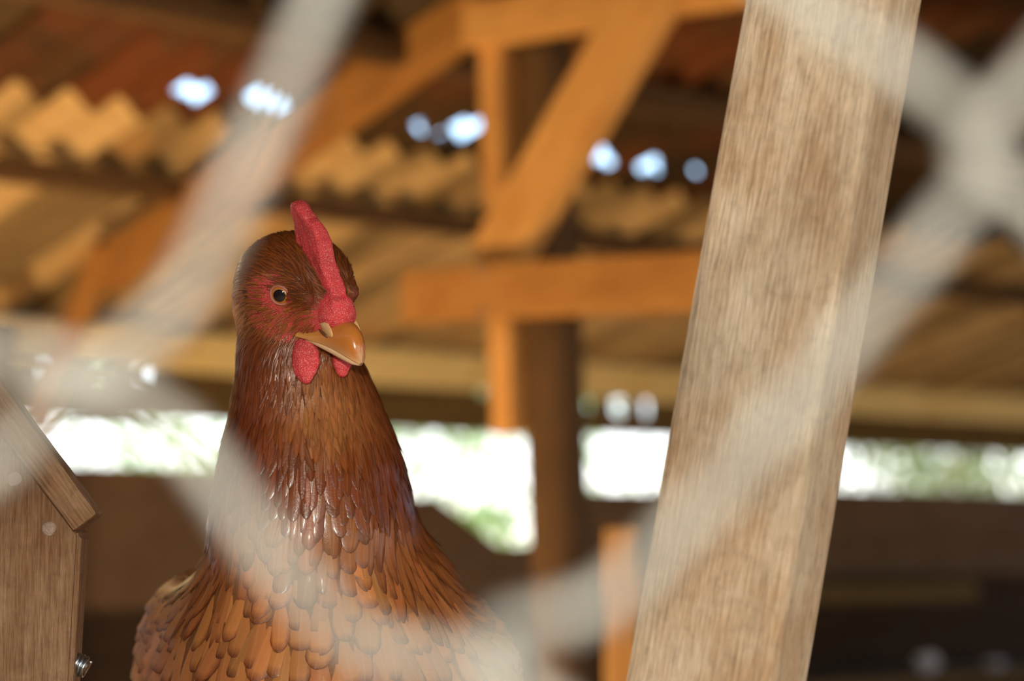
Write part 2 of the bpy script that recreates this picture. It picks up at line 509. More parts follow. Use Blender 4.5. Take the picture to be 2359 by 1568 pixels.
def tbeam(name, x0, y0, x1, y1, wpx, thick, mat, off=0.0, parent=truss):
    a = at_t(x0, y0, off); b = at_t(x1, y1, off)
    w_ = wpx * ((a + b) / 2).y / FPX
    return beam(name, a, b, w_, thick, mat, parent, up=EN, bev=0.004)
tbeam('rafter', 1120, 5, 250, 625, 118, 0.045, M['orange'], -0.0)
tbeam('cleat', 1142, 60, 1178, 1000, 72, 0.04, M['pine'], 0.075)
tbeam('tie_beam', 1085, 62, 1800, -62, 112, 0.04, M['pine'], 0.12)
tbeam('diagonal_strut', 1530, -60, 1138, 615, 152, 0.04, M['pine'], 0.17)
tbeam('lower_tie_beam', 945, 683, 1760, 638, 128, 0.04, M['orange'], 0.215)
tbeam('short_strut', 240, 560, 85, 985, 52, 0.035, M['orange'], 0.03)
for x, y in ((1135, 632), (1135, 720)):
    c = at_t(x, y, 0.215) - E_DIR * 0.0205
    me = tube_mesh('nail_head', [Vector((0, 0, 0)), -E_DIR * 0.003, -E_DIR * 0.004], [0.006, 0.006, 0.002], 12)
    link('nail_head', me, M['nail'], truss, Matrix.Translation(c))

lp = at(8, 760, 4.6)
lpost = beam('corner_post', (lp.x - 0.02, lp.y, roof_z(lp.dot(R_DIR)) - 0.14), (lp.x - 0.05, lp.y, 0), 0.075, 0.075, M['dark'], None, up=Vector((0, 1, 0)), bev=0.01)
tag(lpost, 'dark wooden post at the left edge below the rafter', 'post')

# small orange offcut leaning behind the pale plank
oa = at(1432, 1215, 3.2); ob = at(1425, 1370, 3.2)
off = beam('wooden_block', (oa.x, oa.y, oa.z), (ob.x, ob.y, 0.0), 0.045, 0.03, M['pine'], None, up=Vector((0, -1, 0)))
tag(off, 'upright orange stake between the dark round post and the pale plank', 'stake')

# pale stones on a low shelf at the back right
sa = at_p(1700, 1560, 4.30); sb = at_p(2500, 1560, 4.30)
shelf = tag(empty('wall_shelf', pe(4.3, e_of(sa), 0)), 'dark brown plank shelf low on the back wall, far right', 'shelf')
beam('shelf_board', pe(4.33, e_of(sa), sa.z - 0.03), pe(4.33, e_of(sb) + 0.8, sa.z - 0.03), 0.40, 0.03, M['header'], shelf)
for e in (e_of(sa) + 0.15, e_of(sb) + 0.4):
    beam('bracket', pe(4.33, e, 0.0), pe(4.33, e, sa.z - 0.045), 0.05, 0.05, M['deep'], shelf)
for i, (x, y, s, lab) in enumerate(((2132, 1535, 0.034, 'rounded pale grey stone on the shelf, nearer the plank'), (2290, 1530, 0.028, 'flatter pale grey stone on the shelf at the right edge'))):
    bm = bmesh.new(); bmesh.ops.create_icosphere(bm, subdivisions=3, radius=1.0)
    for v in bm.verts:
        f = 1 + 0.12 * math.sin(3 * v.co.x + i) * math.cos(4 * v.co.y + 2 * i) + 0.07 * math.sin(7 * v.co.z + 2)
        v.co = Vector((v.co.x * s * 1.25 * f, v.co.y * s * f, v.co.z * s * (0.8, 0.5)[i] * f))
    me = bpy.data.meshes.new('stone'); bm.to_mesh(me); bm.free()
    for q in me.polygons: q.use_smooth = True
    c = at_p(x, y, 4.27)
    zmin = min(v.co.z for v in me.vertices)
    so = link('stone', me, M['stone'], None, Matrix.Translation((c.x, c.y, sa.z - 0.0152 - zmin)))
    tag(so, lab, 'stone', 'stones on the low shelf')

# ------------------------------------------------------------------ warm bulb added out of view on the left to light the background
LP = Vector((-1.22, 2.65, 1.96))
lamp = tag(empty('hanging_fill_lamp', LP), 'added bare warm bulb on a cord, unseen left of the view', 'lamp')
link('cord', tube_mesh('cord', [Vector((0, 0, 0.09)), Vector((0.004, 0, 0.2)), Vector((0, 0, roof_z(LP.dot(R_DIR)) - LP.z - 0.012))], 0.003, 8), M['dark'], lamp, Matrix.Translation(LP))
link('socket', tube_mesh('socket', [Vector((0, 0, 0.10)), Vector((0, 0, 0.095)), Vector((0, 0, 0.05)), Vector((0, 0, 0.045))], [0.008, 0.016, 0.018, 0.016], 16), M['dark'], lamp, Matrix.Translation(LP))
bw = NT('lit_bulb_glass'); bw.b.inputs['Base Color'].default_value = (1, 0.9, 0.7, 1)
bw.b.inputs['Emission Color'].default_value = (1.0, 0.66, 0.30, 1); bw.b.inputs['Emission Strength'].default_value = 30.0
link('bulb', tube_mesh('bulb', [Vector((0, 0, z_)) for z_ in (0.047, 0.035, 0.015, -0.005, -0.022, -0.031, -0.035)], [0.013, 0.015, 0.025, 0.031, 0.025, 0.014, 0.002], 20), bw.m, lamp, Matrix.Translation(LP))
bl_d = bpy.data.lights.new('fill_bulb_light', 'POINT'); bl_d.energy = 22.0; bl_d.color = (1.0, 0.72, 0.36); bl_d.shadow_soft_size = 0.04
bl_o = bpy.data.objects.new('fill_bulb_light', bl_d); COL.objects.link(bl_o); bl_o.parent = lamp

# low lamp added below the view to light roof and truss from beneath
FL = Vector((-1.10, 2.80, 0.45))
flr = tag(empty('floor_fill_lamp', (FL.x, FL.y, 0)), 'added low standing lamp with a bare warm bulb, unseen below the view', 'lamp')
FLM = Matrix.Translation((FL.x, FL.y, 0))
link('base', tube_mesh('base', [Vector((0, 0, z_)) for z_ in (0.0, 0.012, 0.02, 0.024)], [0.09, 0.09, 0.07, 0.012], 24), M['dark'], flr, FLM)
link('pole', tube_mesh('pole', [Vector((0, 0, 0.02)), Vector((0, 0, 0.2)), Vector((0, 0, 0.37))], 0.009, 12), M['dark'], flr, FLM)
link('socket', tube_mesh('socket', [Vector((0, 0, z_)) for z_ in (0.365, 0.37, 0.40, 0.405)], [0.010, 0.018, 0.018, 0.015], 16), M['dark'], flr, FLM)
link('bulb', tube_mesh('bulb', [Vector((0, 0, 0.45 - z_)) for z_ in (0.047, 0.035, 0.015, -0.005, -0.022, -0.031, -0.035)], [0.013, 0.015, 0.025, 0.031, 0.025, 0.014, 0.002], 20), bw.m, flr, FLM)
fb_d = bpy.data.lights.new('floor_fill_light', 'POINT'); fb_d.energy = 310.0; fb_d.color = (1.0, 0.72, 0.36); fb_d.shadow_soft_size = 0.04
fb_o = bpy.data.objects.new('floor_fill_light', fb_d); COL.objects.link(fb_o); fb_o.parent = flr; fb_o.location = (0, 0, 0.45)

# ------------------------------------------------------------------ bushes outside
def bush(px, p, zc, rx, rz, n, size, mat, label, seed, cat='bush', gap=0.0):
    rr = np.random.default_rng(seed)
    c = at_p(px, 1100, p); base = Vector((c.x, c.y, 0))
    root = tag(empty('bush', base), label, cat, 'bushes behind the shed')
    ncl = 26
    cl = rr.normal(size=(ncl, 3)); cl /= np.linalg.norm(cl, axis=1)[:, None]
    cl *= rr.uniform(0.35, 1.0, (ncl, 1)) ** 0.6
    cl = cl * np.array([rx, rx, rz]) + np.array([0, 0, zc])
    which = rr.integers(0, ncl, n)
    pos = cl[which] + rr.normal(size=(n, 3)) * rx * 0.17
    pos = pos[pos[:, 2] > 0.1]; n = len(pos)
    d = rr.normal(size=(n, 3)); d[:, 2] -= 0.4; d /= np.linalg.norm(d, axis=1)[:, None]
    s = np.cross(d, rr.normal(size=(n, 3))); s /= np.linalg.norm(s, axis=1)[:, None]
    L = size * rr.uniform(0.7, 1.3, (n, 1)); W = L * 0.42
    V = np.stack([pos, pos + d * L * 0.5 + s * W * 0.5, pos + d * L, pos + d * L * 0.5 - s * W * 0.5], 1).reshape(-1, 3)
    F = np.arange(4 * n).reshape(-1, 4)
    me = mesh_np('foliage', V, F, False)
    at_ = me.attributes.new('tint', 'FLOAT', 'POINT')
    at_.data.foreach_set('value', np.repeat(rr.uniform(0, 1, n), 4).astype(np.float32))
    tag(link('foliage', me, mat, root, Matrix.Translation(base)), kind='stuff')
    for k_ in range(5):
        tgt = Vector(cl[rr.integers(0, ncl)])
        pts = smooth_path([(0.03 * k_, 0, 0), (tgt.x * 0.2, tgt.y * 0.2, tgt.z * 0.5), tuple(tgt)], 5)
        link('branch', tube_mesh('branch', pts, np.linspace(0.03, 0.008, len(pts)), 7), M['dark'], root, Matrix.Translation(base))
bush(120, 7.4, 1.45, 0.75, 0.75, 1150, 0.075, M['leaf'], 'sparse bright green bush seen through the slot, far left', 1)
bush(480, 10.0, 1.40, 0.70, 0.72, 900, 0.075, M['leaf'], 'bright green bush behind the slot just left of the hen', 2)
bush(990, 10.0, 1.30, 0.55, 0.80, 1000, 0.075, M['leaf'], 'bright green bush behind the slot just right of the hen', 3)
bush(1050, 12.5, 2.52, 1.25, 0.55, 4200, 0.09, M['leaf'], 'leafy green tree crown overhanging the slot behind the hen', 8, 'tree')
bush(1230, 8.0, 1.55, 0.40, 0.75, 1000, 0.07, M['leaf'], 'slim green bush behind the dark round post', 4)
bush(1560, 10.2, 1.25, 0.60, 0.55, 900, 0.075, M['leaf'], 'bright green bush mostly hidden by the pale plank', 5)
bush(1960, 7.2, 1.55, 0.95, 0.85, 3600, 0.075, M['leaf_dark'], 'dense dark green bush behind the slot right of the plank', 6)
bush(2330, 10.0, 1.55, 0.95, 0.85, 3600, 0.075, M['leaf_dark'], 'dense dark green bush behind the slot at the right edge', 7)

# ------------------------------------------------------------------ chain link fence close to the camera
FY = 0.300
fence = tag(empty('chain_link_fence', (0, FY, 0)), 'blurred grey wire mesh in a timber frame close to the viewer', 'fence')
PER = 2213.0
A = [(1035, -668), (885, -330), (735, 0), (575, 390), (410, 690), (262, 870), (430, 1020), (640, 1290), (840, 1490), (1140, 1570)]
B = [(1035, -668), (1450, -330), (1870, 0), (2110, 190), (2285, 345), (2140, 560), (1960, 780), (1790, 970), (1600, 1190), (1390, 1385), (1130, 1505)]
C_ = [(-500, -668), (-560, -100), (-420, 560), (-130, 780), (120, 838), (300, 872), (160, 925), (20, 1030), (-200, 1230), (-480, 1545)]
D_ = [(3000, -668), (2760, -330), (2540, -20), (2370, 190), (2245, 350), (2400, 500), (2600, 760), (2800, 1100), (2950, 1400), (3000, 1545)]
Ew = [(x - 2100, y + 40) for x, y in A]
Fw = [(x + 2000, y - 60) for x, y in B]
def wire(pts, hook):
    full = []
    span = pts[-1][1] - pts[0][1]; dx = pts[-1][0] - pts[0][0]
    for k_ in (-1, 0, 1, 2):
        full += [(x + dx * k_, y + span * k_) for x, y in pts[:-1]]
    P = []
    for i, (x, y) in enumerate(full):
        v = at(x, y, FY)
        P.append(v + Vector((0, 0.0022 * hook * (1 if (i % 2) else -1), 0)))
    P = [p for p in P if 0.86 < p.z < 1.84]
    return link('wire', tube_mesh('wire', [p - Vector((0, FY, 0)) for p in smooth_path(P, 6)], 0.00215, 12), M['zinc'], fence, Matrix.Translation((0, FY, 0)))
for w_, h in ((A, 1), (B, -1), (C_, -1), (D_, 1), (Ew, 1), (Fw, -1)): wire(w_, h)
for x in (-0.42, 0.42):
    beam('frame_post', (x, FY, 0), (x, FY, 2.0), 0.05, 0.05, M['board'], fence, up=Vector((0, -1, 0)))
for z in (0.86, 1.84):
    beam('frame_rail', (-0.395, FY, z), (0.395, FY, z), 0.04, 0.05, M['board'], fence)

# ------------------------------------------------------------------ leaning plank right of the hen
PD = 0.985
pa = at(1928, -60, PD); pb_ = at(1632, 1640, PD)
pd = (pb_ - pa).normalized()
top = pa - pd * 0.25
bot = pa + pd * (pa.z / -pd.z)
plank = beam('leaning_plank', top, bot, 0.064, 0.044, M['plank'], None, up=Vector((0, -1, 0)), roll=math.radians(27), bev=0.004, warp=0.0007, seed=11, cuts=60)
tag(plank, 'pale weathered square timber leaning between the viewer and the roof truss', 'plank')

# ------------------------------------------------------------------ sawn board with slanted batten at the left
LD = 1.085
lb_root = tag(empty('fence_post', at(60, 1568, LD) * 1.0), 'brown sawn board with slanted top batten and two nails, lower left', 'post')
lb_root.location.z = 0
yb = LD
x_top = at(187, 1215, yb); x_bot = at(164, 1600, yb)
dv = (x_bot - x_top).normalized()
right_f = x_top + dv * (x_top.z / -dv.z)
lt = at(-90, 865, yb); left_w = x_top.x - lt.x
lf = Vector((right_f.x - left_w, yb, 0))
def vert_board(name, outline, th, mat, parent):
    """board whose local X runs up the board so that the grain does too"""
    o0 = Vector(outline[0])
    rot = Matrix(((0, 0, 1, 0), (0, 1, 0, 0), (-1, 0, 0, 0), (0, 0, 0, 1))).transposed()
    mw = Matrix.Translation(o0) @ Matrix(((0, 1, 0, 0), (0, 0, 1, 0), (1, 0, 0, 0), (0, 0, 0, 1)))
    inv = mw.inverted()
    bm = bmesh.new()
    vs = [bm.verts.new(inv @ Vector(p)) for p in outline]
    f = bm.faces.new(vs)
    r = bmesh.ops.extrude_face_region(bm, geom=[f])
    dl = inv.to_3x3() @ Vector((0, th, 0))
    for v in r['geom']:
        if isinstance(v, bmesh.types.BMVert): v.co += dl
    bmesh.ops.recalc_face_normals(bm, faces=list(bm.faces))
    bmesh.ops.bevel(bm, geom=list(bm.edges), offset=0.0022, segments=2, affect='EDGES')
    me = bpy.data.meshes.new(name); bm.to_mesh(me); bm.free()
    return link(name, me, mat, parent, mw)
vert_board('board', [right_f, x_top + Vector((0, 0, -0.003)), lt, lf], 0.022, M['board'], lb_root)
ba = at(-111, 775, yb - 0.004); bb = at(206, 1203, yb - 0.004)
beam('batten', ba, bb, 0.0135, 0.020, M['board'], lb_root, up=Vector((0, -1, 0)), bev=0.0016, warp=0.0003, seed=5, cuts=20)
def nail(px, py, r):
    bm = bmesh.new()
    bmesh.ops.create_uvsphere(bm, u_segments=16, v_segments=8, radius=r)
    rr = random.Random(px)
    for v in bm.verts:
        v.co.y *= 0.35
        v.co += Vector((rr.uniform(-1, 1), rr.uniform(-.5, .5), rr.uniform(-1, 1))) * r * 0.09
    me = bpy.data.meshes.new('nail'); bm.to_mesh(me); bm.free()
    c = at(px, py, yb - 0.0008)
    link('nail', me, M['nail'], lb_root, Matrix.Translation(c))
    
nail(33, 1103, 0.0033); nail(113, 1217, 0.0033)
# screw sticking out of the right edge
s0 = at(150, 1515, yb + 0.011); s1 = at(203, 1540, yb + 0.011)
ax = (s1 - s0).normalized(); L = (s1 - s0).length
u1 = ax.orthogonal().normalized(); u2 = ax.cross(u1)
core = [Vector((0, 0, 0)) + ax * L * t for t in (0, 0.3, 0.8, 0.97, 1.0)]
sc_o = link('screw', tube_mesh('screw', core, [0.0042, 0.0042, 0.0042, 0.003, 0.001], 14), M['screw'], lb_root, Matrix.Translation(s0))
hel = [ax * L * (t / 90) * 0.95 + (u1 * math.cos(t * 0.42) + u2 * math.sin(t * 0.42)) * 0.0044 for t in range(91)]
sc_t = bpy.data.objects.new('thread', tube_mesh('thread', hel, 0.0009, 6)); sc_t.data.materials.append(M['screw'])
COL.objects.link(sc_t); sc_t.parent = sc_o

# ================================================================== the hen (millimetres, X right, Y away, Z up, origin inside the head)
HO = at(692, 684, HEN_D)
HS = 1.08
HR = np.array([[0.581, 0.813, 0.043], [-0.757, 0.558, -0.341], [-0.301, 0.166, 0.939]])   # columns: forward, left, up of the head
HR, _r = np.linalg.qr(HR); HR = HR * np.sign(np.diag(_r))
def H(p): return np.asarray(p, float) @ HR.T * HS
def LOC(P): return P @ HR / HS
def ell(c, r, rot=None):
    c = np.asarray(c, float); r = np.asarray(r, float)
    def f(P):
        q = P - c
        if rot is not None: q = q @ rot
        k0 = np.linalg.norm(q / r, axis=-1); k1 = np.linalg.norm(q / (r * r), axis=-1) + 1e-9
        return k0 * (k0 - 1.0) / k1
    return f
def cone(a, b, r1, r2):
    a = np.asarray(a, float); b = np.asarray(b, float); ba = b - a; l2 = ba @ ba
    def f(P):
        pa = P - a
        t = np.clip((pa @ ba) / l2, 0, 1)
        return np.linalg.norm(pa - t[..., None] * ba, axis=-1) - (r1 + (r2 - r1) * t)
    return f
def smin(a, b, k):
    h = np.clip(0.5 + 0.5 * (b - a) / k, 0, 1)
    return b + (a - b) * h - k * h * (1 - h)
def hl(c, r): return ell(H(c), np.asarray(r, float) * HS, HR)
def yaw(a):
    a = math.radians(a); c, s = math.cos(a), math.sin(a)
    return np.array([[c, -s, 0], [s, c, 0], [0, 0, 1.0]])
NK = [((-10, 12, -2), 22), ((-2, 16, -32), 27.5), ((1, 22, -55), 34), ((3, 26, -81), 42), ((4, 30, -106), 46.5), ((7, 48, -140), 58)]
PRIMS = [(hl((-5, 0, 6.5), (27, 25.0, 21.0)), 6), (hl((13, 0, -1), (21, 12.5, 15)), 8), (hl((11, 0, -12), (17, 9, 7)), 6),
         (hl((-5, -11.0, -7), (18, 12, 14)), 6), (hl((-5, 11.0, -7), (18, 12, 14)), 6),
         (hl((9, -12, 13), (11, 4, 4)), 4), (hl((9, 12, 13), (11, 4, 4)), 4),
         (hl((18.5, -11.5, 6.5), (9, 4, 5)), 4), (hl((18.5, 11.5, 6.5), (9, 4, 5)), 4)]
for (a, ra), (b, rb) in zip(NK[:-1], NK[1:]): PRIMS.append((cone(a, b, ra, rb), 8))
PRIMS += [(ell((9.1, 62, -193.7), (80, 88, 84), yaw(14)), 26), (ell((-2.9, 165, -199.7), (76, 160, 78), yaw(8)), 26),
          (ell((-62.9, 112, -184.7), (27, 95, 54), yaw(16)), 16), (ell((75.1, 104, -199.7), (27, 88, 52), yaw(8)), 24),
          (cone((-10, 290, -172), (-18, 395, -146), 40, 18), 26),
          (ell((-18.9, 150, -271.7), (32, 42, 44)), 16), (ell((45.1, 135, -271.7), (32, 42, 44)), 16)]
def sdf(P):
    d = None
    for f, k_ in PRIMS:
        v = f(P)
        d = v if d is None else smin(d, v, k_)
    return d
def grad(P, f=sdf, h=0.4):
    g_ = np.stack([f(P + np.eye(3)[i] * h) - f(P - np.eye(3)[i] * h) for i in range(3)], -1)
    return g_ / (np.linalg.norm(g_, axis=-1, keepdims=True) + 1e-9)
def project(P, f=sdf, n=3):
    for _ in range(n): P = P - grad(P, f) * f(P)[..., None]
    return P
def surface_nets(f, lo, hi, h):
    n = [int(math.ceil((hi[i] - lo[i]) / h)) + 1 for i in range(3)]
    ax_ = [lo[i] + h * np.arange(n[i]) for i in range(3)]
    vals = np.empty(n, np.float32)
    Y_, Z_ = np.meshgrid(ax_[1], ax_[2], indexing='ij')
    for i0 in range(0, n[0], 12):
        xs = ax_[0][i0:i0 + 12]
        P = np.stack(np.broadcast_arrays(xs[:, None, None], Y_[None], Z_[None]), -1)
        vals[i0:i0 + 12] = f(P)
    S = vals < 0
    cs = S[:-1, :-1, :-1].astype(np.int8)
    tot = np.zeros_like(cs, dtype=np.int8)
    for dx in (0, 1):
        for dy in (0, 1):
            for dz in (0, 1):
                tot += S[dx:n[0] - 1 + dx, dy:n[1] - 1 + dy, dz:n[2] - 1 + dz]
    act = (tot > 0) & (tot < 8)
    idx = -np.ones(act.shape, np.int64); ids = np.argwhere(act); idx[act] = np.arange(len(ids))
    acc = np.zeros((len(ids), 3)); cnt = np.zeros(len(ids))
    cor = [(a, b, c) for a in (0, 1) for b in (0, 1) for c in (0, 1)]
    for a in cor:
        for axx in range(3):
            if a[axx]: continue
            b = list(a); b[axx] = 1
            va = vals[ids[:, 0] + a[0], ids[:, 1] + a[1], ids[:, 2] + a[2]]
            vb = vals[ids[:, 0] + b[0], ids[:, 1] + b[1], ids[:, 2] + b[2]]
            m = (va < 0) != (vb < 0)
            t = np.where(m, va / np.where(m, va - vb, 1), 0)
            p = np.tile(np.array(a, float), (len(ids), 1)); p[:, axx] += t
            acc[m] += p[m]; cnt[m] += 1
    V = np.array(lo) + h * (ids + acc / cnt[:, None])
    F = []
    for axx in range(3):
        b_, c_ = [(1, 2), (2, 0), (0, 1)][axx]
        sl0 = [slice(None)] * 3; sl1 = [slice(None)] * 3
        sl0[axx] = slice(0, -1); sl1[axx] = slice(1, None)
        e_ = np.argwhere(S[tuple(sl0)] != S[tuple(sl1)])
        e_ = e_[(e_[:, b_] > 0) & (e_[:, c_] > 0) & (e_[:, b_] < n[b_] - 1) & (e_[:, c_] < n[c_] - 1)]
        inside = S[e_[:, 0], e_[:, 1], e_[:, 2]]
        def q(db, dc):
            v = e_.copy(); v[:, b_] += db; v[:, c_] += dc
            return idx[v[:, 0], v[:, 1], v[:, 2]]
        quad = np.stack([q(-1, -1), q(0, -1), q(0, 0), q(-1, 0)], -1)
        quad[~inside] = quad[~inside][:, ::-1]
        F.append(quad)
    return V, np.concatenate(F)

def sstep(a, b, x):
    t = np.clip((x - a) / (b - a), 0, 1); return t * t * (3 - 2 * t)
EYE_L = np.array([11.5, -15.5, 6.0])
def face_mask(P):
    """1 on bare red skin (head-local test, both sides alike)"""
    q = LOC(P)
    x, y, z = q[..., 0], np.abs(q[..., 1]), q[..., 2]
    m1 = 1.25 - (((x - 15) / 17.5) ** 2 + ((z + 6.0) / 9.0) ** 2)
    m2 = 1.25 - (((x - 8.5) / 11.0) ** 2 + ((z - 4.5) / 10.0) ** 2)
    m3 = 1.25 - (((x - 30) / 9) ** 2 + ((z + 2) / 10) ** 2)
    brow = sstep(11, 14.5, x) * sstep(7.0, 10.0, z + 0.40 * (x - 11)) * (1 - sstep(26, 31, x))
    return np.clip(np.maximum(np.maximum(m1, m3), m2) * 2.5, 0, 1) * (1 - brow) * sstep(3, 7, y + np.maximum(0, x - 24)) * sstep(-45, -30, P[..., 2])

hen_V, hen_F = surface_nets(sdf, (-150, -60, -325), (150, 430, 45), 2.0)
hen_V = project(hen_V, n=2)
HMM = lambda V: np.asarray(V) * 0.001

# ---- hen materials
def skin_mat(name, red=(0.60, 0.040, 0.050), spec=0.5, attr=False, scale=1.0, speck=0.5):
    w = NT(name)
    v = w.coords((1, 1, 1), rnd=False)
    vo = w.n('ShaderNodeTexVoronoi'); vo.inputs['Scale'].default_value = 1900 * scale; w.l(v, vo.inputs['Vector'])
    nz = w.noise(v, 1700 * scale, 2, 0.6)
    big = w.noise(v, 90, 3)
    col = w.ramp(big, [(0.3, tuple(0.72 * c for c in red)), (0.7, tuple(min(1, 1.15 * c) for c in red))])
    sp = w.ramp(nz, [(0.52, (0, 0, 0)), (0.66, (1, 1, 1))])
    col = w.mix(w.math('MULTIPLY', sp, speck), col, (0.85, 0.36, 0.33))
    if attr:
        a = w.n('ShaderNodeAttribute', attribute_name='tint')
        m = w.n('ShaderNodeAttribute', attribute_name='skin')
        col = w.mix(m.outputs['Fac'], a.outputs['Color'], col)
    w.l(col, w.b.inputs['Base Color'])
    w.b.inputs['Roughness'].default_value = 0.48
    w.b.inputs['Specular IOR Level'].default_value = spec
    w.b.inputs['Subsurface Weight'].default_value = 0.0 if attr else 0.12
    w.b.inputs['Subsurface Radius'].default_value = (0.004, 0.001, 0.001)
    w.b.inputs['Subsurface Scale'].default_value = 0.5
    w.bump(w.math('SUBTRACT', w.math('ADD', nz, w.math('MULTIPLY', big, 0.6)), vo.outputs['Distance']), 0.6, 0.0006)
    return w.m
M['comb'] = skin_mat('red_pebbled_comb')
M['skin'] = skin_mat('red_face_skin', (0.50, 0.045, 0.045), 0.3, True, 1.0, 0.35)

def feather_mat(name, per_object=False):
    w = NT(name)
    if per_object:
        oi = w.n('ShaderNodeObjectInfo'); tint, lace = oi.outputs['Color'], oi.outputs['Alpha']
    else:
        a = w.n('ShaderNodeAttribute', attribute_name='tint'); tint, lace = a.outputs['Color'], a.outputs['Alpha']
    uv = w.n('ShaderNodeUVMap'); uv.uv_map = 'UVMap'
    sp = w.n('ShaderNodeSeparateXYZ'); w.l(uv.outputs[0], sp.inputs[0])
    u = w.math('ABSOLUTE', w.math('SUBTRACT', w.math('MULTIPLY', sp.outputs['X'], 2.0), 1.0))
    v = sp.outputs['Y']
    edge = w.math('MAXIMUM', w.ramp(u, [(0.55, (0, 0, 0)), (0.97, (1, 1, 1))]), w.ramp(v, [(0.80, (0, 0, 0)), (0.985, (1, 1, 1))]))
    dark = w.mix(1.0, tint, (0.27, 0.15, 0.10), 'MULTIPLY')
    col = w.mix(w.math('MULTIPLY', edge, lace), tint, dark)
    shaft = w.math('SUBTRACT', 1.0, w.ramp(u, [(0.03, (0, 0, 0)), (0.12, (1, 1, 1))]))
    col = w.mix(w.math('MULTIPLY', shaft, 0.09), col, (0.72, 0.46, 0.24))
    # barbs slant outwards from the shaft
    ph = w.math('ADD', w.math('MULTIPLY', v, 150.0), w.math('MULTIPLY', u, -45.0))
    barb = w.math('SINE', ph)
    cn = w.coords((1, 1, 1), rnd=False)
    nz = w.noise(cn, 900, 3)
    col = w.mix(w.math('MULTIPLY', w.math('ADD', w.math('MULTIPLY', barb, 0.08), nz), 0.35), col, w.mix(1.0, col, (0.5, 0.4, 0.35), 'MULTIPLY'))
    w.l(col, w.b.inputs['Base Color'])
    w.l(w.math('ADD', 0.20, w.math('MULTIPLY', lace, 0.30)), w.b.inputs['Roughness'])
    w.b.inputs['Specular IOR Level'].default_value = 0.36
    w.l(w.math('MULTIPLY', w.math('SUBTRACT', 1.0, lace, clamp=True), 0.26), w.b.inputs['Coat Weight'])
    w.b.inputs['Coat Roughness'].default_value = 0.13
    w.bump(w.math('ADD', w.math('MULTIPLY', barb, 0.12), w.math('MULTIPLY', nz, 2.0)), 0.2, 0.0003)
    return w.m
M['feather'] = feather_mat('rust_feather')
M['feather1'] = feather_mat('rust_breast_feather', True)

# ---- body: one continuous surface
def base_tint(P):
    z = P[:, 2:3]
    up = np.array([0.10, 0.026, 0.006]); lo = np.array([0.20, 0.075, 0.022])
    return up + (lo - up) * sstep(-90, -140, z)
hen = tag(empty('hen', (HO.x, HO.y, HO.z - 0.385)), 'rust brown hen with red comb and wattles, head turned right', 'hen')
HM = Matrix.Translation(HO)
me = mesh_np('body', HMM(hen_V), hen_F)
ca = me.attributes.new('tint', 'FLOAT_COLOR', 'POINT')
ca.data.foreach_set('color', np.concatenate([base_tint(hen_V), np.ones((len(hen_V), 1))], 1).astype(np.float32).ravel())
sa_ = me.attributes.new('skin', 'FLOAT', 'POINT')
sa_.data.foreach_set('value', face_mask(hen_V).astype(np.float32))
body = link('body', me, M['skin'], hen, HM)

# ---- feather placement
BACK = np.array([-0.26, 0.95, -0.16]); BACK /= np.linalg.norm(BACK)
def flow(P, N):
    hd = H((-1.0, 0.0, -0.10)) + 0 * P
    q = LOC(P)
    hd = hd + H((0, 0, -0.55)) * sstep(6, -12, q[:, 2:3]) + H((0, 0, -0.5)) * sstep(2, -18, q[:, 0:1])
    dn = np.array([0.0, 0.05, -1.0]) + 0 * P
    # fan outwards on the breast
    dn[:, 0] += 0.004 * (P[:, 0] - 10) * sstep(-60, -140, P[:, 2])
    wh = sstep(-38, -8, P[:, 2:3])
    wb = sstep(-105, -160, P[:, 2:3]) * sstep(-0.75, 0.0, N[:, 1:2])
    f = hd * wh + dn * (1 - wh)
    f = f * (1 - wb) + (BACK + np.array([0, 0, -0.35])) * wb
    f = f - N * (f * N).sum(1, keepdims=True)
    return f / (np.linalg.norm(f, axis=1, keepdims=True) + 1e-9)
fa = hen_V[hen_F]                                   # candidate roots: mesh points plus extra points on the head and neck faces
fz = fa.mean(1)[:, 2]
fa = fa[(fz > -100)]
wts = RNG.uniform(0, 1, (3, len(fa), 2))
extra = []
for u_ in wts:
    a_, b_ = u_[:, :1], u_[:, 1:]
    extra.append(fa[:, 0] * (1 - a_) * (1 - b_) + fa[:, 1] * a_ * (1 - b_) + fa[:, 2] * a_ * b_ + fa[:, 3] * (1 - a_) * b_)
SEED = np.concatenate([hen_V] + extra)
N_all = grad(SEED)
q_all = LOC(SEED)
Zc = SEED[:, 2]
fm = face_mask(SEED)
HEADNESS = sstep(-34, -14, Zc)
# spacing between feathers
front = sstep(0.5, -0.3, N_all[:, 1])
space = np.where(Zc > -25, 1.3, np.interp(-Zc, [25, 60, 90, 125, 170, 330], [1.4, 2.4, 4.4, 7.0, 8.6, 11.0]))
space = np.where(front < 0.3, space * (1 + 0.35 * sstep(-60, -120, Zc)), space)
order = RNG.permutation(len(SEED))
cellsz = 6.0
gridd = {}
keep = []
for i in order:
    p = SEED[i]; s = space[i]; reach = 2 if s > 6 else 1
    span = range(-reach, reach + 1)
    q = q_all[i]
    if fm[i] > 0.75: continue
    if q[0] > 30 and Zc[i] > -40: continue
    k0 = (int(p[0] // cellsz), int(p[1] // cellsz), int(p[2] // cellsz))
    ok = True
    for dx in span:
        for dy in span:
            for dz in span:
                for j in gridd.get((k0[0] + dx, k0[1] + dy, k0[2] + dz), ()):
                    d = SEED[j] - p
                    if d[0] * d[0] + d[1] * d[1] + d[2] * d[2] < s * s: ok = False; break
                if not ok: break
            if not ok: break
        if not ok: break
    if ok:
        gridd.setdefault(k0, []).append(i); keep.append(i)
keep = np.array(keep)
def lerp_tab(x, xs, ys): return np.interp(x, xs, ys)
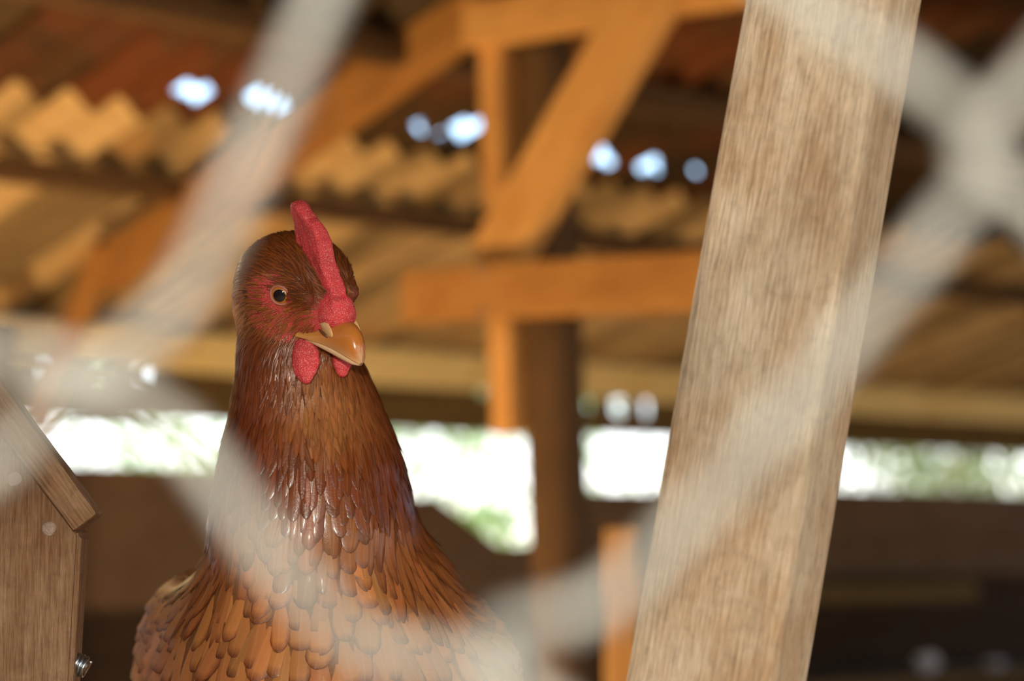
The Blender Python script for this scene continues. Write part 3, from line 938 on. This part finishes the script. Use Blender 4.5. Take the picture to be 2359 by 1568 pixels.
TS = [0.0, 0.20, 0.40, 0.58, 0.74, 0.87, 0.96, 1.0]
def build_feathers(P, length, width, rnd, lift, nseg=7, curl=0.0):
    """P (n,3) roots on the surface -> vertex grid (n, nseg+1, 3, 3)"""
    n = len(P)
    N = grad(P)
    pos = P.copy(); rows = []
    T = flow(P, N)
    ang = RNG.normal(0, 0.10, n)
    cur_len = 0
    for s_ in range(nseg + 1):
        t = TS[s_]
        N = grad(pos)
        T2 = flow(pos, N); S = np.cross(N, T2)
        T2 = T2 * np.cos(ang)[:, None] + S * np.sin(ang)[:, None]
        S = np.cross(N, T2)
        wr = (np.sin(np.pi / 2 * min(1, (t + 0.12) / 0.6)) if t < 0.55 else np.sqrt(max(0.0, 1 - ((t - 0.55) / 0.452) ** 2)))       # rounded
        wp = (np.sin(np.pi * min(1, t * 1.0) ** 0.62) ** 0.75) if 0 < t < 1 else 0.12                      # pointed
        wv = width * (rnd * wr + (1 - rnd) * max(wp, 0.10)) * 0.5
        hgt = lift * (0.05 + 0.95 * t ** 1.3)
        c = pos + N * hgt[:, None]
        camber = N * (wv * 0.34)[:, None]
        rows.append(np.stack([c - S * wv[:, None] - camber, c + camber * 0.3, c + S * wv[:, None] - camber], 1))
        if s_ < nseg:
            pos = pos + T2 * (length * (TS[s_ + 1] - t))[:, None]
            pos = pos - N * sdf(pos)[:, None]
    return np.stack(rows, 1)
def feather_faces(nseg=7):
    F = []
    for s_ in range(nseg):
        for k_ in range(2):
            a = s_ * 3 + k_
            F.append((a, a + 1, a + 4, a + 3))
    return np.array(F)
def feather_uv(nseg=7):
    return np.array([(k_ / 2.0, TS[s_]) for s_ in range(nseg + 1) for k_ in range(3)])
FF, FUV = feather_faces(), feather_uv()
P = SEED[keep]; Zk = P[:, 2]; Nk = N_all[keep]; qk = q_all[keep]; fk = fm[keep]; frk = front[keep]
nF = len(P)
jit = lambda s_: RNG.normal(1, s_, nF)
length = np.where(Zk > -18, 8.5, lerp_tab(-Zk, [18, 40, 65, 90, 110, 135, 170, 330], [9.0, 12.5, 16, 19, 22, 25, 28, 40])) * jit(0.10)
width = np.where(Zk > -18, 1.3, lerp_tab(-Zk, [18, 40, 65, 90, 110, 135, 170, 330], [1.5, 2.4, 4.4, 8.0, 11.0, 14.5, 16.5, 22])) * jit(0.10)
headz = sstep(-24, -12, Zk)
fore = sstep(4, 22, qk[:, 0]) * headz
length = length * (1 - 0.40 * fore); width = width * (1 - 0.35 * fore)
rnd = sstep(-55, -95, Zk) * 0.92
# the side hackles stay long and pointed further down than the breast feathers
side = sstep(0.45, 0.85, np.abs(Nk[:, 0])) * sstep(-150, -120, Zk)
rnd = rnd * (1 - 0.75 * side); width = width * (1 - 0.4 * side * sstep(-80, -110, Zk)); length = length * (1 + 0.55 * side)
lift = np.where(Zk > -18, 0.65, lerp_tab(-Zk, [18, 60, 110, 170, 330], [0.8, 1.5, 2.3, 2.5, 4.0])) * np.clip(jit(0.3), 0.4, 2.0)
grid = build_feathers(P, length, width, rnd, lift)
# colours
c_head = np.array([0.175, 0.045, 0.007]); c_neck = np.array([0.140, 0.028, 0.003]); c_br = np.array([0.42, 0.165, 0.046]); c_body = np.array([0.28, 0.088, 0.021])
tb = sstep(-74, -132, Zk)[:, None]
tint = c_head * headz[:, None] + c_neck * (1 - headz[:, None])
tint = tint * (1 - tb) + c_br * tb
tint = tint * (1 - side[:, None] * tb * 0.65) + c_neck * 1.2 * side[:, None] * tb * 0.65
bk = sstep(-0.35, 0.25, Nk[:, 1])[:, None] * sstep(-110, -135, Zk)[:, None]
tint = tint * (1 - bk * 0.5) + c_body * bk * 0.5
# pale ear tuft and buff throat
ear = np.exp(-(((qk[:, 0] + 11) / 7.5) ** 2 + ((qk[:, 2] + 5.0) / 8.5) ** 2)) * (np.abs(qk[:, 1]) > 8)
tint = tint + (np.array([0.50, 0.23, 0.085]) - tint) * np.clip(ear * 1.15, 0, 0.95)[:, None]
thr = np.exp(-(((P[:, 0] - 12) / 16.0) ** 2 + ((Zk + 48) / 18.0) ** 2)) * (Nk[:, 1] < 0)
tint = tint + (np.array([0.34, 0.14, 0.042]) - tint) * np.clip(thr, 0, 0.65)[:, None]
tint = tint * np.clip(RNG.normal(1, 0.16, (nF, 1)), 0.6, 1.5)
tint[:, 1] *= np.clip(RNG.normal(1, 0.04, nF), 0.8, 1.2)
lace = 0.25 + 0.70 * tb[:, 0] + 0.45 * headz
rgba = np.concatenate([np.clip(tint, 0.004, 1), lace[:, None]], 1)
def feather_object(name, sel, mat):
    Vg = grid[sel].reshape(-1, 3); m = len(sel)
    Fg = (FF[None] + (np.arange(m) * 24)[:, None, None]).reshape(-1, 4)
    me = mesh_np(name, HMM(Vg), Fg)
    uvl = me.uv_layers.new(name='UVMap')
    li = np.empty(len(me.loops), np.int32); me.loops.foreach_get('vertex_index', li)
    uvl.data.foreach_set('uv', FUV[li % 24].astype(np.float32).ravel())
    a = me.attributes.new('tint', 'FLOAT_COLOR', 'POINT')
    a.data.foreach_set('color', np.repeat(rgba[sel], 24, 0).astype(np.float32).ravel())
    return tag(link(name, me, mat, hen, HM), kind='stuff')
# the breast feathers that show largest are parts of their own
wp_ = P * 0.001 + np.array(HO)
pxx, pyy = roof_px(wp_ - Nk * 0.0)
vis = (pyy < 1620) & (Nk[:, 1] < -0.12) & (Zk < -84)
score = np.where(vis, width * length * -Nk[:, 1], -1)
big = np.argsort(-score)[:300]; big = big[score[big] > 0]
single = np.zeros(nF, bool); single[big] = True
idx_all = np.arange(nF)
feather_object('head_feathers', idx_all[(~single) & (Zk > -24)], M['feather'])
feather_object('neck_feathers', idx_all[(~single) & (Zk <= -24) & (Zk > -110)], M['feather'])
feather_object('body_feathers', idx_all[(~single) & (Zk <= -110)], M['feather'])
for i in big:
    Vg = HMM(grid[i].reshape(-1, 3)); o0 = Vg[0].copy()
    me = mesh_np('feather', Vg - o0, FF)
    uvl = me.uv_layers.new(name='UVMap')
    li = np.empty(len(me.loops), np.int32); me.loops.foreach_get('vertex_index', li)
    uvl.data.foreach_set('uv', FUV[li].astype(np.float32).ravel())
    fo = link('feather', me, M['feather1'], hen, Matrix.Translation(HO + Vector(o0)))
    fo.color = tuple(rgba[i])
# bristles over the bare face
cand = np.where((fm > 0.4) & (q_all[:, 0] < 27) & (HEADNESS > 0.2))[0]
eye_d = np.minimum(np.linalg.norm(q_all - EYE_L, axis=1), np.linalg.norm(q_all - EYE_L * np.array([1, -1, 1]), axis=1))
cand = cand[eye_d[cand] > 7.5]
cand = cand[RNG.permutation(len(cand))[:1100]]
Pb = project(SEED[cand] + RNG.normal(0, 0.9, (len(cand), 3)), n=2)
nb = len(Pb)
gb = build_feathers(Pb, np.full(nb, 4.8) * RNG.uniform(0.7, 1.3, nb), np.full(nb, 0.36), np.zeros(nb), np.full(nb, 0.8) * RNG.uniform(0.5, 1.8, nb))
grid_s, rgba_s = grid, rgba
grid = gb; rgba = np.concatenate([np.array([[0.26, 0.085, 0.022]]) * RNG.uniform(0.5, 1.5, (nb, 1)), np.zeros((nb, 1))], 1)
feather_object('face_bristles', np.arange(nb), M['feather'])

# ---- comb
POLY = np.array([(34, 0), (37.5, 2), (35.5, 7), (31, 11), (27, 15.5), (25.5, 21.5), (22, 28.5), (16, 34.5), (9, 39), (4, 42.5), (0, 43.5), (-3, 41.5), (-2.5, 36.5), (-0.5, 29.8), (3.5, 21.5), (8, 15), (13, 8.5), (24, -1)], float)
def poly_sdf(q):
    x = q[..., 0]; z = q[..., 2]
    d = np.full(x.shape, 1e9); sgn = np.ones(x.shape)
    n = len(POLY); j = n - 1
    for i in range(n):
        vi, vj = POLY[i], POLY[j]
        ex, ez = vj - vi
        wx, wz = x - vi[0], z - vi[1]
        t = np.clip((wx * ex + wz * ez) / (ex * ex + ez * ez), 0, 1)
        bx, bz = wx - ex * t, wz - ez * t
        d = np.minimum(d, bx * bx + bz * bz)
        c1_ = z >= vi[1]; c2_ = z < vj[1]; c3_ = ex * wz > ez * wx
        fl = (c1_ & c2_ & c3_) | (~c1_ & ~c2_ & ~c3_)
        sgn = np.where(fl, -sgn, sgn); j = i
    return sgn * np.sqrt(d)
def comb_sdf(P):
    q = LOC(P)
    z = q[..., 2]
    q = q.copy()
    q[..., 1] = q[..., 1] + 0.04 * np.maximum(z - 8, 0) + 0.5 * np.sin(z * 0.35)
    d2 = poly_sdf(q) + 2.2
    th = 4.4 - 0.03 * np.clip(z - 10, 0, 40)
    dy = np.abs(q[..., 1]) - th + 2.2
    d = np.minimum(np.maximum(d2, dy), 0) + np.sqrt(np.maximum(d2, 0) ** 2 + np.maximum(dy, 0) ** 2) - 2.2
    base = ell((29.5, 0, -0.5), (9.8, 8.4, 8.2))(LOC(P))
    d = smin(d, base, 3.0)
    wob = 0.35 * np.sin(q[..., 0] * 0.9 + 1.3) * np.sin(z * 0.8) + 0.25 * np.sin(q[..., 0] * 1.9 + z * 1.5)
    crease = -0.9 * np.exp(-((z - 9.0 + 0.12 * (q[..., 0] - 26)) / 1.0) ** 2) * sstep(20, 26, q[..., 0])
    return (d + 0.5 * wob - crease) * HS
cc = np.array([H((x, y, z)) for x in (-14, 44) for y in (-20, 12) for z in (-8, 52)])
cV, cF = surface_nets(comb_sdf, cc.min(0), cc.max(0), 0.9)
cb = link('comb', mesh_np('comb', HMM(cV), cF), M['comb'], hen, HM)
cb['label'] = 'upright red single comb with pebbled skin'

# ---- wattles
def wattle(c, r, tilt, top):
    rot = yaw(tilt)
    f1 = ell(c, r, rot); f2 = cone(top, np.asarray(c) + np.array([0, 0, 4.0]), 3.0, 3.6)
    def f(P):
        d = smin(f1(P), f2(P), 3.0)
        q = (P - np.asarray(c)) @ rot
        return d + 0.35 * np.sin(q[..., 0] * 0.7 + q[..., 2] * 0.25) + 0.15 * np.sin(q[..., 2] * 1.3)
    lo = np.asarray(c) - 16; hi = np.asarray(c) + 18
    V, F = surface_nets(f, lo, hi, 0.8)
    return link('wattle', mesh_np('wattle', HMM(V), F), M['comb'], hen, HM)
wr_top = H((19, -7.5, -17)); wl_top = H((22, 7.5, -17))
wattle((3.9, wr_top[1] - 2.0, -31.0), (6.7, 3.4, 11.0), -12, wr_top)
wattle((20.6, wl_top[1] - 1.0, -31.5), (4.6, 2.8, 6.8), 25, wl_top)

# ---- beak
def beak_mat(name, c_base, c_mid, c_tip):
    w = NT(name)
    a = w.n('ShaderNodeAttribute', attribute_name='along')
    e = w.n('ShaderNodeAttribute', attribute_name='rim')
    v = w.coords((1, 1, 1), rnd=False)
    nz = w.noise(v, 260, 4)
    col = w.ramp(w.math('ADD', a.outputs['Fac'], w.math('MULTIPLY', w.math('SUBTRACT', nz, 0.5), 0.22)), [(0.05, c_base), (0.42, c_mid), (0.86, c_mid), (1.0, c_tip)])
    col = w.mix(e.outputs['Fac'], col, (0.56, 0.33, 0.16))
    w.l(col, w.b.inputs['Base Color'])
    w.b.inputs['Roughness'].default_value = 0.22
    w.b.inputs['Specular IOR Level'].default_value = 0.6
    w.bump(nz, 0.12, 0.0006)
    return w.m
M['beak'] = beak_mat('horn_brown_beak', (0.60, 0.28, 0.065), (0.44, 0.15, 0.028), (0.52, 0.30, 0.16))
M['beak_low'] = beak_mat('pale_horn_lower_beak', (0.60, 0.36, 0.15), (0.70, 0.50, 0.30), (0.62, 0.40, 0.25))
def beak(name, secs, mat, upper):
    """secs: x, half width, z top, z edge (tomium), z underside"""
    secs = np.array(secs, float); xs = np.linspace(0, 1, len(secs)); tt = np.linspace(0, 1, 28)
    S_ = np.stack([np.interp(tt, xs, secs[:, k_]) for k_ in range(5)], 1)
    for _ in range(2): S_[1:-1] = (S_[:-2] + 2 * S_[1:-1] + S_[2:]) / 4
    V, rim, al = [], [], []
    m = 24
    for i, (x, hw, zt, ze, zb) in enumerate(S_):
        for k_ in range(m):
            a = 2 * math.pi * k_ / m
            cy, sy = math.cos(a), math.sin(a)
            y = hw * np.sign(cy) * abs(cy) ** 0.85
            z = ze + (zt - ze) * abs(sy) ** 0.9 if sy >= 0 else ze - (ze - zb) * abs(sy) ** 0.9
            V.append(H((x, y, z)))
            al.append(tt[i])
            rim.append(max(0.0, 1 - abs(sy) / 0.30) * (0.85 if upper else 0.3) * (0.35 + 0.65 * tt[i]) if True else 0)
    V.append(H((S_[-1][0] + 0.5, 0, (S_[-1][2] + S_[-1][4]) / 2))); al.append(1.0); rim.append(0.4)
    F = []
    for i in range(len(S_) - 1):
        for k_ in range(m):
            F.append((i * m + k_, i * m + (k_ + 1) % m, (i + 1) * m + (k_ + 1) % m, (i + 1) * m + k_))
    last = (len(S_) - 1) * m
    for k_ in range(m): F.append((last + k_, last + (k_ + 1) % m, len(V) - 1))
    me = mesh_np(name, HMM(V), F)
    for nm, d in (('along', al), ('rim', rim)):
        a_ = me.attributes.new(nm, 'FLOAT', 'POINT'); a_.data.foreach_set('value', np.array(d, np.float32))
    return link(name, me, mat, hen, HM)
up_b = beak('upper_beak', [(16.5, 12.2, -9, -12.4, -13.2), (23, 10.9, -8.0, -12.0, -13.2), (30, 8.8, -5.0, -12.2, -13.6), (36, 7.3, -2.2, -12.8, -14.2), (42, 6.1, -2.0, -13.8, -15.0), (46.5, 4.9, -4.6, -14.9, -16.2), (49.6, 3.1, -9.2, -16.0, -17.4), (50.8, 0.9, -14.4, -17.2, -18.0)], M['beak'], True)
lo_b = beak('lower_beak', [(18, 10.0, -11.5, -12.6, -14.4), (27, 9.2, -11.5, -13.0, -15.6), (36, 7.3, -12.0, -13.8, -17.2), (43, 5.6, -13.2, -15.0, -18.4), (47.5, 3.9, -14.6, -16.3, -18.9), (49.9, 1.6, -15.8, -17.4, -18.7)], M['beak_low'], False)
# nostril flaps
for s_ in (-1, 1):
    V, F = [], []
    bm = bmesh.new(); bmesh.ops.create_uvsphere(bm, u_segments=20, v_segments=12, radius=1.0)
    rotl = np.array([[0.90, 0, 0.43], [0, 1, 0], [-0.43, 0, 0.90]])
    for v in bm.verts:
        p = np.array(v.co) * np.array([6.2, 1.0, 2.6]); p = rotl @ p
        v.co = Vector(HMM(H(p + np.array([33.0, s_ * 6.8, -5.2]))))
    me = bpy.data.meshes.new('nostril_flap'); bm.to_mesh(me); bm.free()
    for q in me.polygons: q.use_smooth = True
    for nm, d in (('along', 0.0), ('rim', 0.55)):
        a_ = me.attributes.new(nm, 'FLOAT', 'POINT'); a_.data.foreach_set('value', np.full(len(me.vertices), d, np.float32))
    nf = bpy.data.objects.new('nostril_flap', me); me.materials.append(M['beak_low']); COL.objects.link(nf); nf.parent = up_b
    pts = [HMM(H((30.5 + 1.5 * k_, s_ * (8.9 - 0.15 * k_), -6.2 - 0.55 * k_))) for k_ in range(5)]
    nm_ = NT('dark_nostril_%d' % (s_ + 1)); nm_.b.inputs['Base Color'].default_value = (0.10, 0.035, 0.015, 1); nm_.b.inputs['Roughness'].default_value = 0.6
    no = bpy.data.objects.new('nostril', tube_mesh('nostril', pts, [0.0002, 0.0006, 0.0007, 0.0006, 0.0002], 8)); no.data.materials.append(nm_.m)
    COL.objects.link(no); no.parent = up_b

# ---- eyes
def simple(name, col, rough, coat=0.0):
    w = NT(name); v = w.coords((1, 1, 1), rnd=False); nz = w.noise(v, 1500, 3)
    w.l(w.mix(nz, tuple(0.75 * c for c in col), col), w.b.inputs['Base Color'])
    w.b.inputs['Roughness'].default_value = rough; w.b.inputs['Coat Weight'].default_value = coat; w.b.inputs['Coat Roughness'].default_value = 0.03
    return w.m
M['iris'] = simple('amber_iris', (0.46, 0.155, 0.012), 0.25, 1.0)
M['pupil'] = simple('black_pupil', (0.006, 0.007, 0.012), 0.08, 1.0)
M['lid'] = simple('pale_eyelid_rim', (0.40, 0.15, 0.11), 0.5)
for s_ in (-1, 1):
    sd_ = project(H(EYE_L * np.array([1, -s_, 1]))[None], n=4)[0]
    nrm_ = grad(sd_[None])[0]
    look = nrm_ + 0.15 * H((1, 0, 0)); look /= np.linalg.norm(look)
    R_E, PROT = 6.4, 1.7
    cen = sd_ + nrm_ * PROT - look * R_E
    fw = H((1, 0, -0.55)); fw = fw - look * (fw @ look); fw /= np.linalg.norm(fw); sw_ = np.cross(look, fw)
    def cap(name, rad, a0, a1, mat, parent, nr=10, m=32):
        V = [rad * look] if a0 == 0 else []
        rings = np.linspace(a0, a1, nr + 1)[1 if a0 == 0 else 0:]
        for a in rings:
            for k_ in range(m):
                b = 2 * math.pi * k_ / m
                V.append(rad * (look * math.cos(a) + (fw * math.cos(b) + sw_ * math.sin(b)) * math.sin(a)))
        F = []
        off_ = 0
        if a0 == 0:
            off_ = 1
            for k_ in range(m): F.append((0, 1 + k_, 1 + (k_ + 1) % m))
        for i in range(len(rings) - 1):
            for k_ in range(m):
                F.append((off_ + i * m + k_, off_ + (i + 1) * m + k_, off_ + (i + 1) * m + (k_ + 1) % m, off_ + i * m + (k_ + 1) % m))
        me = mesh_np(name, HMM(np.array(V) + cen), F)
        o = bpy.data.objects.new(name, me); me.materials.append(mat); COL.objects.link(o)
        if parent is hen:
            o.matrix_world = HM; o.parent = hen; o.matrix_parent_inverse = Matrix.Translation(-Vector(hen.location))
        else: o.parent = parent
        return o
    ey = cap('eye', R_E, 0.0, 1.9, M['iris'], hen, 20)
    cap('pupil', R_E + 0.12, 0.0, 0.47, M['pupil'], ey)
    # eyelid rim: an almond ring lying on the skin
    pts = []
    a_open = math.acos((R_E - PROT) / R_E)
    for k_ in range(41):
        b = 2 * math.pi * k_ / 40
        a = a_open * (0.93 + 0.16 * math.cos(b) ** 4)
        p = cen + (R_E + 0.25) * (look * math.cos(a) + (fw * math.cos(b) + sw_ * math.sin(b)) * math.sin(a))
        pts.append(Vector(HMM(p)))
    lid = bpy.data.objects.new('eyelid', tube_mesh('eyelid', pts, 0.00055, 8)); lid.data.materials.append(M['lid'])
    COL.objects.link(lid); lid.parent = ey

# ---- legs and the shelf she stands on
M['leg'] = simple('yellow_scaly_leg', (0.55, 0.36, 0.12), 0.55)
for (x, y) in ((-14, 150), (50, 135)):
    bm = bmesh.new()
    pts = [Vector((x, y, -290)), Vector((x, y + 4, -330)), Vector((x, y - 2, -372)), Vector((x, y - 4, -381))]
    V, F = [], []
    parts = [(pts, [9, 6.5, 6, 6])]
    for a in (-28, 0, 28, 178):
        L_ = 42 if a != 178 else 20
        dx, dy = math.sin(math.radians(a)), -math.cos(math.radians(a))
        parts.append(([Vector((x, y - 4, -378)), Vector((x + dx * L_ * .5, y - 4 + dy * L_ * .5, -378)), Vector((x + dx * L_, y - 4 + dy * L_, -382)), Vector((x + dx * (L_ + 8), y - 4 + dy * (L_ + 8), -384.5))], [5.5, 4.6, 2.6, 0.5]))
    vo_ = 0
    for pp, rr_ in parts:
        m_ = tube_mesh('t', pp, rr_, 10)
        V += [tuple(v.co) for v in m_.vertices]; F += [tuple(i + vo_ for i in q.vertices) for q in m_.polygons]
        vo_ = len(V); bpy.data.meshes.remove(m_)
    link('leg', mesh_np('leg', HMM(V), F), M['leg'], hen, HM)
shz = HO.z - 0.385
perch = tag(empty('roosting_shelf', (HO.x, HO.y + 0.14, 0)), 'rough timber roosting shelf under the hen', 'shelf')
for i in range(5):
    yy = HO.y + 0.085 + i * 0.125
    beam('plank', (HO.x - 0.15, yy, shz - 0.0125), (HO.x + 0.30, yy, shz - 0.0125), 0.12, 0.025, M['header'], perch)
beam('light_block_board', (HO.x - 0.32, HO.y + 0.665, 1.09), (HO.x + 0.30, HO.y + 0.665, 1.09), 0.025, 0.18, M['header'], perch)  # added below the view to keep the floor lamp off the hen's back
for dx in (-0.11, 0.25):
    for dy in (0.0, 0.50):
        beam('leg', (HO.x + dx, HO.y + 0.075 + dy, 0), (HO.x + dx, HO.y + 0.075 + dy, shz - 0.025), 0.045, 0.045, M['header'], perch)
